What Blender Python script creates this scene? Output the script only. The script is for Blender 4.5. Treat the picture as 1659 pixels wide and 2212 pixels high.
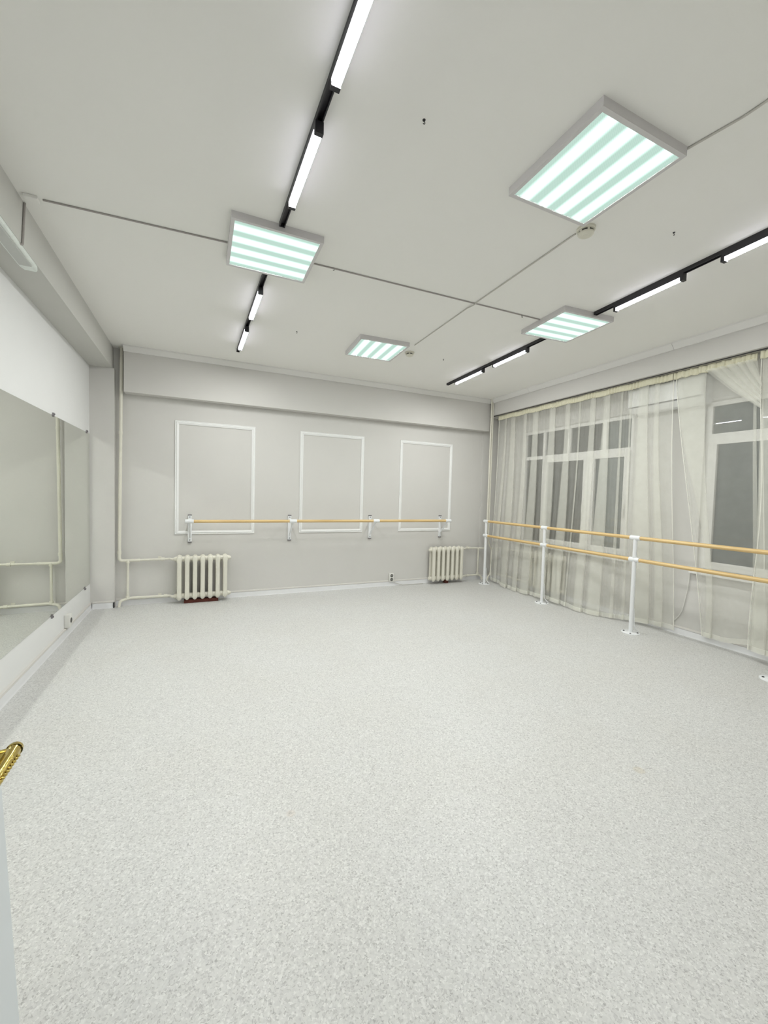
import bpy, math, random
from mathutils import Vector, Matrix

# ------------------------------------------------------------------ scene reset
for o in list(bpy.data.objects):
    bpy.data.objects.remove(o)
S = bpy.context.scene
C = S.collection
PI = math.pi
random.seed(7)

# ------------------------------------------------------------------ camera
F_PX, YAW, PITCH, ROLL = 878.02, 0.4231, -0.0433, 0.0267
fw = Vector((math.sin(YAW) * math.cos(PITCH), math.cos(YAW) * math.cos(PITCH), math.sin(PITCH)))
rt = Vector((math.cos(YAW), -math.sin(YAW), 0))
up = rt.cross(fw)
r2 = math.cos(ROLL) * rt + math.sin(ROLL) * up
u2 = -math.sin(ROLL) * rt + math.cos(ROLL) * up
cam_d = bpy.data.cameras.new('camera')
cam = bpy.data.objects.new('camera', cam_d)
C.objects.link(cam)
cam_d.sensor_fit = 'HORIZONTAL'
cam_d.sensor_width = 36.0
cam_d.lens = F_PX / 1659.0 * 36.0
cam_d.clip_start = 0.02
cam.matrix_world = Matrix(((r2.x, u2.x, -fw.x, 0), (r2.y, u2.y, -fw.y, 0), (r2.z, u2.z, -fw.z, 1.4), (0, 0, 0, 1)))
S.camera = cam

# ------------------------------------------------------------------ world (night outside), exposure
W = bpy.data.worlds.new('night')
S.world = W
W.use_nodes = True
W.node_tree.nodes['Background'].inputs[0].default_value = (0.02, 0.026, 0.03, 1)
W.node_tree.nodes['Background'].inputs[1].default_value = 0.5
S.view_settings.view_transform = 'Standard'
S.view_settings.look = 'None'
S.view_settings.gamma = 1.0
S.view_settings.use_curve_mapping = False
S.view_settings.exposure = 1.71
TUBE_E, DIFF_E, LAMP_E = 20.0, 0.27, 62.0      # light given off by the panel tubes, their diffusers, the track lamps
cy = S.cycles
cy.use_denoising = True
cy.denoising_input_passes = 'RGB_ALBEDO_NORMAL'
cy.max_bounces = 5
cy.diffuse_bounces = 4
cy.glossy_bounces = 5
cy.transmission_bounces = 6
cy.transparent_max_bounces = 16
cy.caustics_reflective = True
cy.blur_glossy = 0.0
cy.sample_clamp_indirect = 30.0
cy.use_light_tree = False
cy.use_guiding = True            # finds the lamp light thrown back by the mirror
cy.guiding_training_samples = 64
cy.adaptive_threshold = 0.08

# ------------------------------------------------------------------ dimensions (metres)
H = 3.0            # ceiling
YB = 5.62          # back wall
XLW = -1.15        # left wall
XRW = 4.66         # window wall
YF = -0.06         # wall behind the camera
BX_L, BZ_L = -0.93, 2.75       # left beam face and underside
BY_B, BZ_B = YB - 0.13, 2.49   # back beam face and underside
BX_R, BZ_R = 4.36, 2.74        # right beam face and underside


# ------------------------------------------------------------------ materials
def srgb(r, g, b):
    f = lambda c: (c / 255 / 12.92) if c / 255 <= 0.04045 else ((c / 255 + 0.055) / 1.055) ** 2.4
    return (f(r), f(g), f(b), 1)


def mat(name, col, rough=0.5, metal=0.0, spec=0.5, bump=0.0, bscale=200.0, var=0.0, vscale=3.0, coat=0.0):
    m = bpy.data.materials.new(name)
    m.use_nodes = True
    nt = m.node_tree
    p = nt.nodes['Principled BSDF']
    p.inputs['Base Color'].default_value = col
    p.inputs['Roughness'].default_value = rough
    p.inputs['Metallic'].default_value = metal
    p.inputs['Specular IOR Level'].default_value = spec
    p.inputs['Coat Weight'].default_value = coat
    tc = nt.nodes.new('ShaderNodeTexCoord')
    if var > 0:
        n = nt.nodes.new('ShaderNodeTexNoise')
        n.inputs['Scale'].default_value = vscale
        n.inputs['Detail'].default_value = 2
        nt.links.new(tc.outputs['Object'], n.inputs['Vector'])
        mx = nt.nodes.new('ShaderNodeMix')
        mx.data_type = 'RGBA'
        mx.inputs['A'].default_value = tuple(c * (1 - var) for c in col[:3]) + (1,)
        mx.inputs['B'].default_value = tuple(min(1, c * (1 + var)) for c in col[:3]) + (1,)
        nt.links.new(n.outputs['Fac'], mx.inputs['Factor'])
        nt.links.new(mx.outputs['Result'], p.inputs['Base Color'])
    if bump > 0:
        n2 = nt.nodes.new('ShaderNodeTexNoise')
        n2.inputs['Scale'].default_value = bscale
        n2.inputs['Detail'].default_value = 3
        nt.links.new(tc.outputs['Object'], n2.inputs['Vector'])
        b = nt.nodes.new('ShaderNodeBump')
        b.inputs['Strength'].default_value = bump
        b.inputs['Distance'].default_value = 0.002
        nt.links.new(n2.outputs['Fac'], b.inputs['Height'])
        nt.links.new(b.outputs['Normal'], p.inputs['Normal'])
    return m


def emit(name, col, strength):
    m = bpy.data.materials.new(name)
    m.use_nodes = True
    nt = m.node_tree
    nt.nodes.remove(nt.nodes['Principled BSDF'])
    e = nt.nodes.new('ShaderNodeEmission')
    e.inputs[0].default_value = col
    e.inputs[1].default_value = strength
    nt.links.new(e.outputs[0], nt.nodes['Material Output'].inputs[0])
    return m


def matte(name, col, var=0.0, vscale=3.0):
    m = bpy.data.materials.new(name)
    m.use_nodes = True
    nt = m.node_tree
    nt.nodes.remove(nt.nodes['Principled BSDF'])
    d = nt.nodes.new('ShaderNodeBsdfDiffuse')
    d.inputs[0].default_value = col
    if var > 0:
        tc = nt.nodes.new('ShaderNodeTexCoord')
        n = nt.nodes.new('ShaderNodeTexNoise')
        n.inputs['Scale'].default_value = vscale
        n.inputs['Detail'].default_value = 2
        nt.links.new(tc.outputs['Object'], n.inputs['Vector'])
        mx = nt.nodes.new('ShaderNodeMix')
        mx.data_type = 'RGBA'
        mx.inputs['A'].default_value = tuple(c * (1 - var) for c in col[:3]) + (1,)
        mx.inputs['B'].default_value = tuple(c * (1 + var) for c in col[:3]) + (1,)
        nt.links.new(n.outputs['Fac'], mx.inputs['Factor'])
        nt.links.new(mx.outputs['Result'], d.inputs[0])
    nt.links.new(d.outputs[0], nt.nodes['Material Output'].inputs[0])
    return m


M = {}
M['wall_grey'] = matte('wall_grey', (0.67, 0.655, 0.628, 1), var=0.03, vscale=2.5)
M['wall_white'] = matte('wall_white', (0.80, 0.80, 0.79, 1), var=0.015)
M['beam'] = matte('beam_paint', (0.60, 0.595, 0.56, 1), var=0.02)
M['ceiling'] = matte('ceiling_paint', (0.90, 0.89, 0.855, 1))
M['cornice'] = matte('cornice_white', (0.80, 0.79, 0.765, 1))
M['base_white'] = mat('baseboard_white', (0.80, 0.80, 0.81, 1), 0.22, var=0.03, vscale=8)
M['base_cream'] = mat('baseboard_cream', (0.68, 0.655, 0.62, 1), 0.5)
M['mould'] = mat('moulding_white', (0.88, 0.88, 0.87, 1), 0.45)
M['cream_paint'] = mat('cream_enamel', (0.77, 0.745, 0.65, 1), 0.3, var=0.04, vscale=14, bump=0.15, bscale=60)
M['white_metal'] = mat('white_powder_coat', (0.86, 0.87, 0.88, 1), 0.3)
M['plastic'] = mat('white_plastic', (0.80, 0.79, 0.75, 1), 0.35)
M['cream_plastic'] = mat('cream_plastic', (0.72, 0.70, 0.60, 1), 0.4)
M['grey_cap'] = mat('grey_plastic_cap', (0.16, 0.15, 0.16, 1), 0.5)
M['dark'] = mat('dark_metal', (0.03, 0.028, 0.03, 1), 0.4)
M['bolt'] = mat('steel_bolt', (0.35, 0.36, 0.38, 1), 0.35, metal=0.9)
M['clip'] = mat('chrome_clip', (0.32, 0.30, 0.32, 1), 0.25, metal=0.9)
M['black'] = mat('track_black', (0.02, 0.019, 0.023, 1), 0.45)
M['frame_grey'] = mat('lamp_frame', (0.66, 0.64, 0.64, 1), 0.45)
M['tray'] = mat('lamp_tray', (0.10, 0.12, 0.11, 1), 0.5)
M['cable'] = mat('painted_cable', (0.56, 0.54, 0.50, 1), 0.6)
M['cable_dark'] = mat('grey_cable', (0.40, 0.37, 0.35, 1), 0.6)
M['brick'] = mat('red_brown_support', (0.11, 0.026, 0.016, 1), 0.8)
M['gold'] = mat('polished_brass', (0.56, 0.43, 0.13, 1), 0.16, metal=1.0, bump=0.25, bscale=120)
M['door_white'] = mat('door_white', (0.74, 0.78, 0.80, 1), 0.4)
M['pvc'] = mat('window_white', (0.82, 0.81, 0.78, 1), 0.4)
M['tape'] = mat('curtain_tape', (0.76, 0.73, 0.56, 1), 0.8, bump=0.3, bscale=300)
M['rail'] = mat('curtain_rail', (0.50, 0.48, 0.42, 1), 0.5)
M['hole'] = mat('socket_hole', (0.10, 0.10, 0.09, 1), 0.6)
M['batten'] = mat('batten_white', (0.80, 0.84, 0.80, 1), 0.5, var=0.12, vscale=30)
M['batten_diff'] = mat('batten_diffuser', (0.52, 0.53, 0.50, 1), 0.4)
M['tube'] = emit('panel_tube', (0.93, 1.0, 0.96, 1), TUBE_E)
M['lamp_side'] = emit('track_lamp_side', (0.90, 0.88, 1.0, 1), 2.2)
M['lamp'] = emit('track_lamp_light', (0.985, 1.0, 0.99, 1), LAMP_E)


M['lamp_side'].cycles.emission_sampling = 'NONE'
for k_ in ('tube', 'lamp'):
    M[k_].cycles.emission_sampling = 'FRONT'


def mat_wood():
    m = mat('barre_wood', (0.72, 0.47, 0.22, 1), 0.38)
    nt = m.node_tree
    p = nt.nodes['Principled BSDF']
    tc = nt.nodes.new('ShaderNodeTexCoord')
    mp = nt.nodes.new('ShaderNodeMapping')
    mp.inputs['Scale'].default_value = (60, 60, 60)
    w = nt.nodes.new('ShaderNodeTexNoise')
    w.inputs['Scale'].default_value = 1.0
    w.inputs['Detail'].default_value = 4
    # grain runs along each pole: squeeze the long axis (the poles run along their own X)
    mp.inputs['Scale'].default_value = (2.0, 70, 70)
    cr = nt.nodes.new('ShaderNodeValToRGB')
    cr.color_ramp.elements[0].color = (0.62, 0.41, 0.17, 1)
    cr.color_ramp.elements[0].position = 0.3
    cr.color_ramp.elements[1].color = (0.84, 0.63, 0.32, 1)
    cr.color_ramp.elements[1].position = 0.7
    nt.links.new(tc.outputs['Object'], mp.inputs[0])
    nt.links.new(mp.outputs[0], w.inputs['Vector'])
    nt.links.new(w.outputs['Fac'], cr.inputs[0])
    nt.links.new(cr.outputs[0], p.inputs['Base Color'])
    return m


M['wood'] = mat_wood()


def mat_floor():
    m = bpy.data.materials.new('speckled_vinyl')
    m.use_nodes = True
    nt = m.node_tree
    p = nt.nodes['Principled BSDF']
    p.inputs['Roughness'].default_value = 0.42
    p.inputs['Specular IOR Level'].default_value = 0.4
    tc = nt.nodes.new('ShaderNodeTexCoord')
    nz = nt.nodes.new('ShaderNodeTexNoise')
    nz.inputs['Scale'].default_value = 160
    nz.noise_dimensions = '2D'
    nz.inputs['Detail'].default_value = 0
    nt.links.new(tc.outputs['Object'], nz.inputs['Vector'])
    ad = nt.nodes.new('ShaderNodeMixRGB')
    ad.blend_type = 'ADD'
    ad.inputs[0].default_value = 0.008
    nt.links.new(tc.outputs['Object'], ad.inputs[1])
    nt.links.new(nz.outputs['Color'], ad.inputs[2])

    def chips(scale, stops):
        v = nt.nodes.new('ShaderNodeTexVoronoi')
        v.voronoi_dimensions = '2D'
        v.inputs['Scale'].default_value = scale
        v.inputs['Randomness'].default_value = 1.0
        nt.links.new(ad.outputs[0], v.inputs['Vector'])
        sp = nt.nodes.new('ShaderNodeSeparateColor')
        nt.links.new(v.outputs['Color'], sp.inputs[0])
        cr = nt.nodes.new('ShaderNodeValToRGB')
        cr.color_ramp.interpolation = 'CONSTANT'
        e = cr.color_ramp.elements
        while len(e) < len(stops):
            e.new(0.5)
        for k, (pos, c) in enumerate(stops):
            e[k].position = pos
            e[k].color = c
        nt.links.new(sp.outputs[0], cr.inputs[0])
        return cr
    a = chips(190, [(0, (0.53, 0.525, 0.515, 1)), (0.14, (0.605, 0.602, 0.588, 1)), (0.50, (0.645, 0.642, 0.624, 1)), (0.86, (0.72, 0.717, 0.70, 1))])
    b = chips(300, [(0, (0.66, 0.65, 0.65, 1)), (0.08, (1, 1, 1, 1)), (0.92, (1.06, 1.06, 1.06, 1))])
    mul = nt.nodes.new('ShaderNodeMixRGB')
    mul.blend_type = 'MULTIPLY'
    mul.inputs[0].default_value = 0.75
    nt.links.new(a.outputs[0], mul.inputs[1])
    nt.links.new(b.outputs[0], mul.inputs[2])
    # faint worn patches
    n2 = nt.nodes.new('ShaderNodeTexNoise')
    n2.inputs['Scale'].default_value = 1.6
    n2.inputs['Detail'].default_value = 3
    n2.noise_dimensions = '2D'
    nt.links.new(tc.outputs['Object'], n2.inputs['Vector'])
    cr2 = nt.nodes.new('ShaderNodeValToRGB')
    cr2.color_ramp.elements[0].color = (0.985, 0.98, 0.972, 1)
    cr2.color_ramp.elements[0].position = 0.35
    cr2.color_ramp.elements[1].color = (1, 1, 1, 1)
    cr2.color_ramp.elements[1].position = 0.6
    nt.links.new(n2.outputs['Fac'], cr2.inputs[0])
    m2 = nt.nodes.new('ShaderNodeMixRGB')
    m2.blend_type = 'MULTIPLY'
    m2.inputs[0].default_value = 1.0
    nt.links.new(mul.outputs[0], m2.inputs[1])
    nt.links.new(cr2.outputs[0], m2.inputs[2])
    col = m2.outputs[0]
    # two small dried stains
    for cx_, cy_, r_, tint in ((2.095, 1.322, 0.022, (0.94, 0.90, 0.83, 1)), (0.369, 1.718, 0.016, (0.96, 0.92, 0.89, 1))):
        ds = nt.nodes.new('ShaderNodeVectorMath')
        ds.operation = 'DISTANCE'
        ds.inputs[1].default_value = (cx_, cy_, 0)
        nt.links.new(ad.outputs[0], ds.inputs[0])
        mr = nt.nodes.new('ShaderNodeMapRange')
        mr.inputs['From Min'].default_value = r_
        mr.inputs['From Max'].default_value = r_ * 1.5
        mr.inputs['To Min'].default_value = 1.0
        mr.inputs['To Max'].default_value = 0.0
        nt.links.new(ds.outputs['Value'], mr.inputs[0])
        ms = nt.nodes.new('ShaderNodeMixRGB')
        ms.blend_type = 'MULTIPLY'
        ms.inputs[2].default_value = tint
        nt.links.new(mr.outputs[0], ms.inputs[0])
        nt.links.new(col, ms.inputs[1])
        col = ms.outputs[0]
    nt.links.new(col, p.inputs['Base Color'])
    return m


M['floor'] = mat_floor()


def mat_mirror():
    m = mat('mirror_silver', (0.87, 0.89, 0.83, 1), 0.0, metal=1.0)
    return m


M['mirror'] = mat_mirror()
M['mirror_edge'] = mat('mirror_edge', (0.24, 0.27, 0.24, 1), 0.3)


def mat_glass():
    m = bpy.data.materials.new('window_glass')
    m.use_nodes = True
    nt = m.node_tree
    nt.nodes.remove(nt.nodes['Principled BSDF'])
    t = nt.nodes.new('ShaderNodeBsdfTransparent')
    t.inputs[0].default_value = (0.86, 0.9, 0.88, 1)
    g = nt.nodes.new('ShaderNodeBsdfGlossy')
    g.inputs['Roughness'].default_value = 0.01
    f = nt.nodes.new('ShaderNodeFresnel')
    f.inputs['IOR'].default_value = 1.6
    mx = nt.nodes.new('ShaderNodeMixShader')
    nt.links.new(f.outputs[0], mx.inputs[0])
    nt.links.new(t.outputs[0], mx.inputs[1])
    nt.links.new(g.outputs[0], mx.inputs[2])
    nt.links.new(mx.outputs[0], nt.nodes['Material Output'].inputs[0])
    return m


M['glass'] = mat_glass()


def mat_sheer(name, opacity, col):
    m = bpy.data.materials.new(name)
    m.use_nodes = True
    nt = m.node_tree
    nt.nodes.remove(nt.nodes['Principled BSDF'])
    t = nt.nodes.new('ShaderNodeBsdfTransparent')
    d = nt.nodes.new('ShaderNodeBsdfDiffuse')
    d.inputs[0].default_value = col
    tr = nt.nodes.new('ShaderNodeBsdfTranslucent')
    tr.inputs[0].default_value = col
    m1 = nt.nodes.new('ShaderNodeMixShader')
    m1.inputs[0].default_value = 0.22
    nt.links.new(d.outputs[0], m1.inputs[1])
    nt.links.new(tr.outputs[0], m1.inputs[2])
    tc = nt.nodes.new('ShaderNodeTexCoord')
    n = nt.nodes.new('ShaderNodeTexNoise')
    n.inputs['Scale'].default_value = 9
    n.inputs['Detail'].default_value = 4
    nt.links.new(tc.outputs['Object'], n.inputs['Vector'])
    mr = nt.nodes.new('ShaderNodeMapRange')
    mr.inputs['To Min'].default_value = opacity - 0.03
    mr.inputs['To Max'].default_value = opacity + 0.03
    nt.links.new(n.outputs['Fac'], mr.inputs[0])
    m2 = nt.nodes.new('ShaderNodeMixShader')
    nt.links.new(mr.outputs[0], m2.inputs[0])
    nt.links.new(t.outputs[0], m2.inputs[1])
    nt.links.new(m1.outputs[0], m2.inputs[2])
    nt.links.new(m2.outputs[0], nt.nodes['Material Output'].inputs[0])
    return m


M['sheer'] = mat_sheer('sheer_voile', 0.28, (0.97, 0.965, 0.89, 1))
M['sheer_hem'] = mat_sheer('sheer_voile_hem', 0.50, (0.97, 0.965, 0.89, 1))
M['hem_edge'] = matte('stitched_hem', (0.90, 0.89, 0.82, 1))


def mat_diffuser():
    # prismatic sheet lit from behind by four tubes: brightest over each tube, pale green between
    m = emit('prismatic_diffuser', (0.60, 0.83, 0.72, 1), DIFF_E)
    nt = m.node_tree
    e = [n for n in nt.nodes if n.type == 'EMISSION'][0]
    tc = nt.nodes.new('ShaderNodeTexCoord')
    sx = nt.nodes.new('ShaderNodeSeparateXYZ')
    nt.links.new(tc.outputs['Object'], sx.inputs[0])
    pp = nt.nodes.new('ShaderNodeMath')
    pp.operation = 'PINGPONG'
    pp.inputs[1].default_value = 0.061       # half the tube spacing; 0 midway between tubes, 0.061 over a tube
    nt.links.new(sx.outputs[0], pp.inputs[0])
    mr = nt.nodes.new('ShaderNodeMapRange')
    mr.interpolation_type = 'SMOOTHSTEP'
    mr.inputs['From Min'].default_value = 0.016
    mr.inputs['From Max'].default_value = 0.044
    mr.inputs['To Min'].default_value = 1.0
    mr.inputs['To Max'].default_value = 2.1
    nt.links.new(pp.outputs[0], mr.inputs[0])
    w = nt.nodes.new('ShaderNodeTexChecker')
    w.inputs['Scale'].default_value = 190
    w.inputs['Color1'].default_value = (0.57, 0.80, 0.69, 1)
    w.inputs['Color2'].default_value = (0.64, 0.86, 0.76, 1)
    nt.links.new(tc.outputs['Object'], w.inputs['Vector'])
    nt.links.new(w.outputs['Color'], e.inputs[0])
    ml = nt.nodes.new('ShaderNodeMath')
    ml.operation = 'MULTIPLY'
    ml.inputs[1].default_value = DIFF_E
    nt.links.new(mr.outputs[0], ml.inputs[0])
    nt.links.new(ml.outputs[0], e.inputs[1])
    return m


M['diffuser'] = mat_diffuser()
M['diffuser'].cycles.emission_sampling = 'NONE'      # dim backlit sheet: found by the rays, not worth aiming at


# ------------------------------------------------------------------ mesh builder
class MB:
    def __init__(self):
        self.v, self.f = [], []

    def add(self, vs, fs):
        b = len(self.v)
        self.v += [tuple(x) for x in vs]
        self.f += [tuple(b + i for i in f) for f in fs]
        return self

    def box(self, x0, x1, y0, y1, z0, z1):
        if x0 > x1: x0, x1 = x1, x0
        if y0 > y1: y0, y1 = y1, y0
        if z0 > z1: z0, z1 = z1, z0
        return self.add([(x0, y0, z0), (x1, y0, z0), (x1, y1, z0), (x0, y1, z0), (x0, y0, z1), (x1, y0, z1), (x1, y1, z1), (x0, y1, z1)],
                        [(0, 3, 2, 1), (4, 5, 6, 7), (0, 1, 5, 4), (1, 2, 6, 5), (2, 3, 7, 6), (3, 0, 4, 7)])

    def rings(self, rs, cap=True):
        n = len(rs[0])
        vs, fs = [], []
        for r in rs:
            vs += r
        for k in range(len(rs) - 1):
            for i in range(n):
                j = (i + 1) % n
                fs.append((k * n + i, k * n + j, (k + 1) * n + j, (k + 1) * n + i))
        if cap:
            fs.append(tuple(reversed(range(n))))
            fs.append(tuple((len(rs) - 1) * n + i for i in range(n)))
        return self.add(vs, fs)

    def tube(self, path, r, n=12, cap=True):
        P = [Vector(p) for p in path]
        rr = r if isinstance(r, (list, tuple)) else [r] * len(P)
        t0 = (P[1] - P[0]).normalized()
        a = Vector((0, 0, 1)) if abs(t0.z) < 0.9 else Vector((1, 0, 0))
        nrm = t0.cross(a).normalized()
        rs = []
        for k, p in enumerate(P):
            if k == 0: t = P[1] - P[0]
            elif k == len(P) - 1: t = P[-1] - P[-2]
            else: t = (P[k] - P[k - 1]).normalized() + (P[k + 1] - P[k]).normalized()
            t = t.normalized()
            nrm = (nrm - t * nrm.dot(t)).normalized()
            b = t.cross(nrm)
            rs.append([p + (nrm * math.cos(q) + b * math.sin(q)) * rr[k] for q in [2 * PI * i / n for i in range(n)]])
        return self.rings(rs, cap)

    def cyl(self, p, q, r, n=20):
        return self.tube([p, q], r, n)

    def lathe(self, prof, c, axis='z', n=28):
        # prof: list of (radius, height along axis)
        rs = []
        for r, h in prof:
            ring = []
            for i in range(n):
                a = 2 * PI * i / n
                u, w = math.cos(a) * r, math.sin(a) * r
                if axis == 'z': ring.append((c[0] + u, c[1] + w, c[2] + h))
                elif axis == 'y': ring.append((c[0] + u, c[1] + h, c[2] - w))
                else: ring.append((c[0] + h, c[1] + u, c[2] + w))
            rs.append(ring)
        return self.rings(rs)

    def extrude(self, prof, p, q, ux, uz=(0, 0, 1), m0=0.0, m1=0.0):
        # sweep a 2D profile (a,b) -> a*ux + b*uz from p to q; m0/m1 shift the ends with a (mitres)
        p, q, ux, uz = Vector(p), Vector(q), Vector(ux), Vector(uz)
        d = (q - p).normalized()
        r0 = [p + ux * a + uz * b + d * (m0 * b) for a, b in prof]
        r1 = [q + ux * a + uz * b - d * (m1 * b) for a, b in prof]
        return self.rings([r0, r1])

    def mesh(self, name, smooth=False, bevel=None, raw=False):
        me = bpy.data.meshes.new(name)
        me.from_pydata(self.v, [], self.f)
        me.validate()
        import bmesh
        bm = bmesh.new()
        bm.from_mesh(me)
        if not raw: bmesh.ops.recalc_face_normals(bm, faces=bm.faces)
        if bevel:
            bmesh.ops.bevel(bm, geom=[e for e in bm.edges if len(e.link_faces) == 2 and e.calc_face_angle(0) > 0.6],
                            offset=bevel, segments=2, profile=0.6, affect='EDGES', clamp_overlap=True)
        bm.to_mesh(me)
        bm.free()
        if smooth:
            for pl in me.polygons:
                pl.use_smooth = True
            try:
                me.set_sharp_from_angle(angle=math.radians(38))
            except Exception:
                pass
        return me

    def build(self, name, material, parent=None, smooth=False, bevel=None, loc=None, raw=False):
        me = self.mesh(name, smooth, bevel, raw)
        me.materials.append(M[material] if isinstance(material, str) else material)
        return link(name, me, parent, loc)


def link(name, me, parent=None, loc=None):
    o = bpy.data.objects.new(name, me)
    C.objects.link(o)
    if parent: o.parent = parent
    if loc is not None: o.location = loc
    return o


def tag(o, label=None, cat=None, group=None, kind=None):
    if label: o['label'] = label
    if cat: o['category'] = cat
    if group: o['group'] = group
    if kind: o['kind'] = kind
    return o


def empty(name, loc=(0, 0, 0), rz=0.0):
    o = bpy.data.objects.new(name, None)
    C.objects.link(o)
    o.location = loc
    o.rotation_euler = (0, 0, rz)
    o.empty_display_size = 0.1
    return o


def copy_tree(o, parent=None):
    c = o.copy()
    C.objects.link(c)
    if parent: c.parent = parent
    for ch in list(o.children):
        copy_tree(ch, c)
    return c


def struct(o, label=None, cat=None):
    o['kind'] = 'structure'
    if label: o['label'] = label
    if cat: o['category'] = cat
    return o


def fillet(pts, r, n=6):
    P = [Vector(p) for p in pts]
    out = [P[0]]
    for k in range(1, len(P) - 1):
        a = (P[k - 1] - P[k])
        b = (P[k + 1] - P[k])
        rr = min(r, a.length * 0.49, b.length * 0.49)
        p0 = P[k] + a.normalized() * rr
        p1 = P[k] + b.normalized() * rr
        for i in range(n + 1):
            t = i / n
            out.append(p0 * (1 - t) ** 2 + P[k] * 2 * t * (1 - t) + p1 * t ** 2)
    out.append(P[-1])
    return out


# ================================================================== THE SETTING
struct(MB().box(XLW - 0.2, XRW + 0.3, YF - 0.25, YB + 0.2, -0.12, 0).build('floor', 'floor'), 'pale grey speckled vinyl floor of the dance studio', 'floor')
struct(MB().box(XLW - 0.2, XRW + 0.3, YF - 0.25, YB + 0.2, H, H + 0.12).build('ceiling', 'ceiling'), 'flat off-white painted ceiling with lamps', 'ceiling')

wl = struct(MB().box(XLW - 0.2, XLW, YF - 0.25, YB + 0.2, 0, H).build('wall_left', 'wall_white'), 'white painted wall that carries the long mirror', 'wall')
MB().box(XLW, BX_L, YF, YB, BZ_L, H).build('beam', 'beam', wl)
wcol = MB().box(XLW, -0.912, 5.55, YB, 0, BZ_L).build('column', 'wall_grey', wl)

wb = struct(MB().box(XLW - 0.2, XRW + 0.3, YB, YB + 0.2, 0, H).build('wall_back', 'wall_grey'), 'grey wall with three white moulding frames', 'wall')
BXA = -0.812
MB().add([(BXA, BY_B, BZ_B), (4.345, BY_B, BZ_B), (4.318, YB, BZ_B), (BXA, YB, BZ_B), (BXA, BY_B, H), (4.345, BY_B, H), (4.318, YB, H), (BXA, YB, H)],
         [(0, 3, 2, 1), (4, 5, 6, 7), (0, 1, 5, 4), (1, 2, 6, 5), (2, 3, 7, 6), (3, 0, 4, 7)]).build('beam', 'wall_grey', wb)
MB().box(4.318, 4.60, YB - 0.012, YB, 0, BZ_R).build('pilaster', 'wall_grey', wb)

# window wall with two openings
W1 = (3.22, 5.03, 0.70, 2.44)
W2 = (0.95, 2.47, 0.70, 2.42)
XO = XRW + 0.28
m = MB()
m.box(XRW, XO, YF - 0.25, W2[0], 0, H)
m.box(XRW, XO, W2[0], W2[1], 0, W2[2]); m.box(XRW, XO, W2[0], W2[1], W2[3], H)
m.box(XRW, XO, W2[1], W1[0], 0, H)
m.box(XRW, XO, W1[0], W1[1], 0, W1[2]); m.box(XRW, XO, W1[0], W1[1], W1[3], H)
m.box(XRW, XO, W1[1], YB + 0.2, 0, H)
wr = struct(m.build('wall_right', 'wall_grey'), 'grey window wall behind the sheer curtains', 'wall')
struct(MB().box(BX_R, XRW, YF, YB, BZ_R, H).build('trim_3', 'wall_grey'), 'grey boxed beam above the curtains', 'beam')

# wall behind the camera with the doorway
m = MB()
m.box(XLW, -0.36, YF - 0.2, YF, 0, H); m.box(0.62, XRW, YF - 0.2, YF, 0, H); m.box(-0.36, 0.62, YF - 0.2, YF, 2.05, H)
wf = struct(m.build('wall_front', 'wall_grey'), 'grey wall with the doorway behind the camera', 'wall')

# cornices
prof = [(0, 0), (0.012, 0), (0.02, -0.0), (0.05, 0.035), (0.062, 0.048), (0.062, 0.062), (0, 0.062)]
struct(MB().extrude(prof, (BXA, BY_B, H - 0.062), (BX_R, BY_B, H - 0.062), (0, -1, 0)).build('trim_1', 'cornice'), 'white cornice along the top of the back wall', 'cornice')
t2 = empty('trim_2', (BX_R, 0, H - 0.062))
struct(t2, 'white cornice in lengths along the window-side beam', 'cornice')
for a, b in ((YF, 2.62), (2.623, 4.60), (4.603, BY_B)):
    MB().extrude(prof, (0, a, 0), (0, b, 0), (-1, 0, 0)).build('cornice_length', 'cornice', t2)

# baseboards: white strip with a cream lip above it
bprof = [(0, 0), (0.024, 0), (0.020, 0.012), (0.014, 0.060), (0.0, 0.062)]
lprof = [(0, 0.0), (0.016, 0.0), (0.014, 0.014), (0.0, 0.020)]


def baseboard(name, label, segs):
    e = struct(empty(name), label, 'baseboard')
    for p, q, n in segs:
        MB().extrude(bprof, p, q, n).build('board', 'base_white', e)
        p2, q2 = (p[0], p[1], 0.063), (q[0], q[1], 0.063)
        MB().extrude(lprof, p2, q2, n).build('lip', 'base_cream', e)
    return e


baseboard('baseboard_left', 'white and cream baseboard under the mirror', [((XLW, YF, 0), (XLW, 5.55, 0), (1, 0, 0)), ((XLW + 0.024, 5.55, 0), (-0.92, 5.55, 0), (0, -1, 0))])
baseboard('baseboard_back', 'white baseboard along the foot of the back wall', [((-0.91, YB, 0), (4.318, YB, 0), (0, -1, 0)), ((4.318, YB - 0.012, 0), (XRW, YB - 0.012, 0), (0, -1, 0))])
baseboard('baseboard_right', 'white baseboard below the curtains', [((XRW, YF, 0), (XRW, YB - 0.04, 0), (-1, 0, 0))])
MB().box(-0.925, -0.912, 5.523, 5.552, 0, 0.064).build('joint', 'dark', bpy.data.objects['baseboard_left'])


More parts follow.
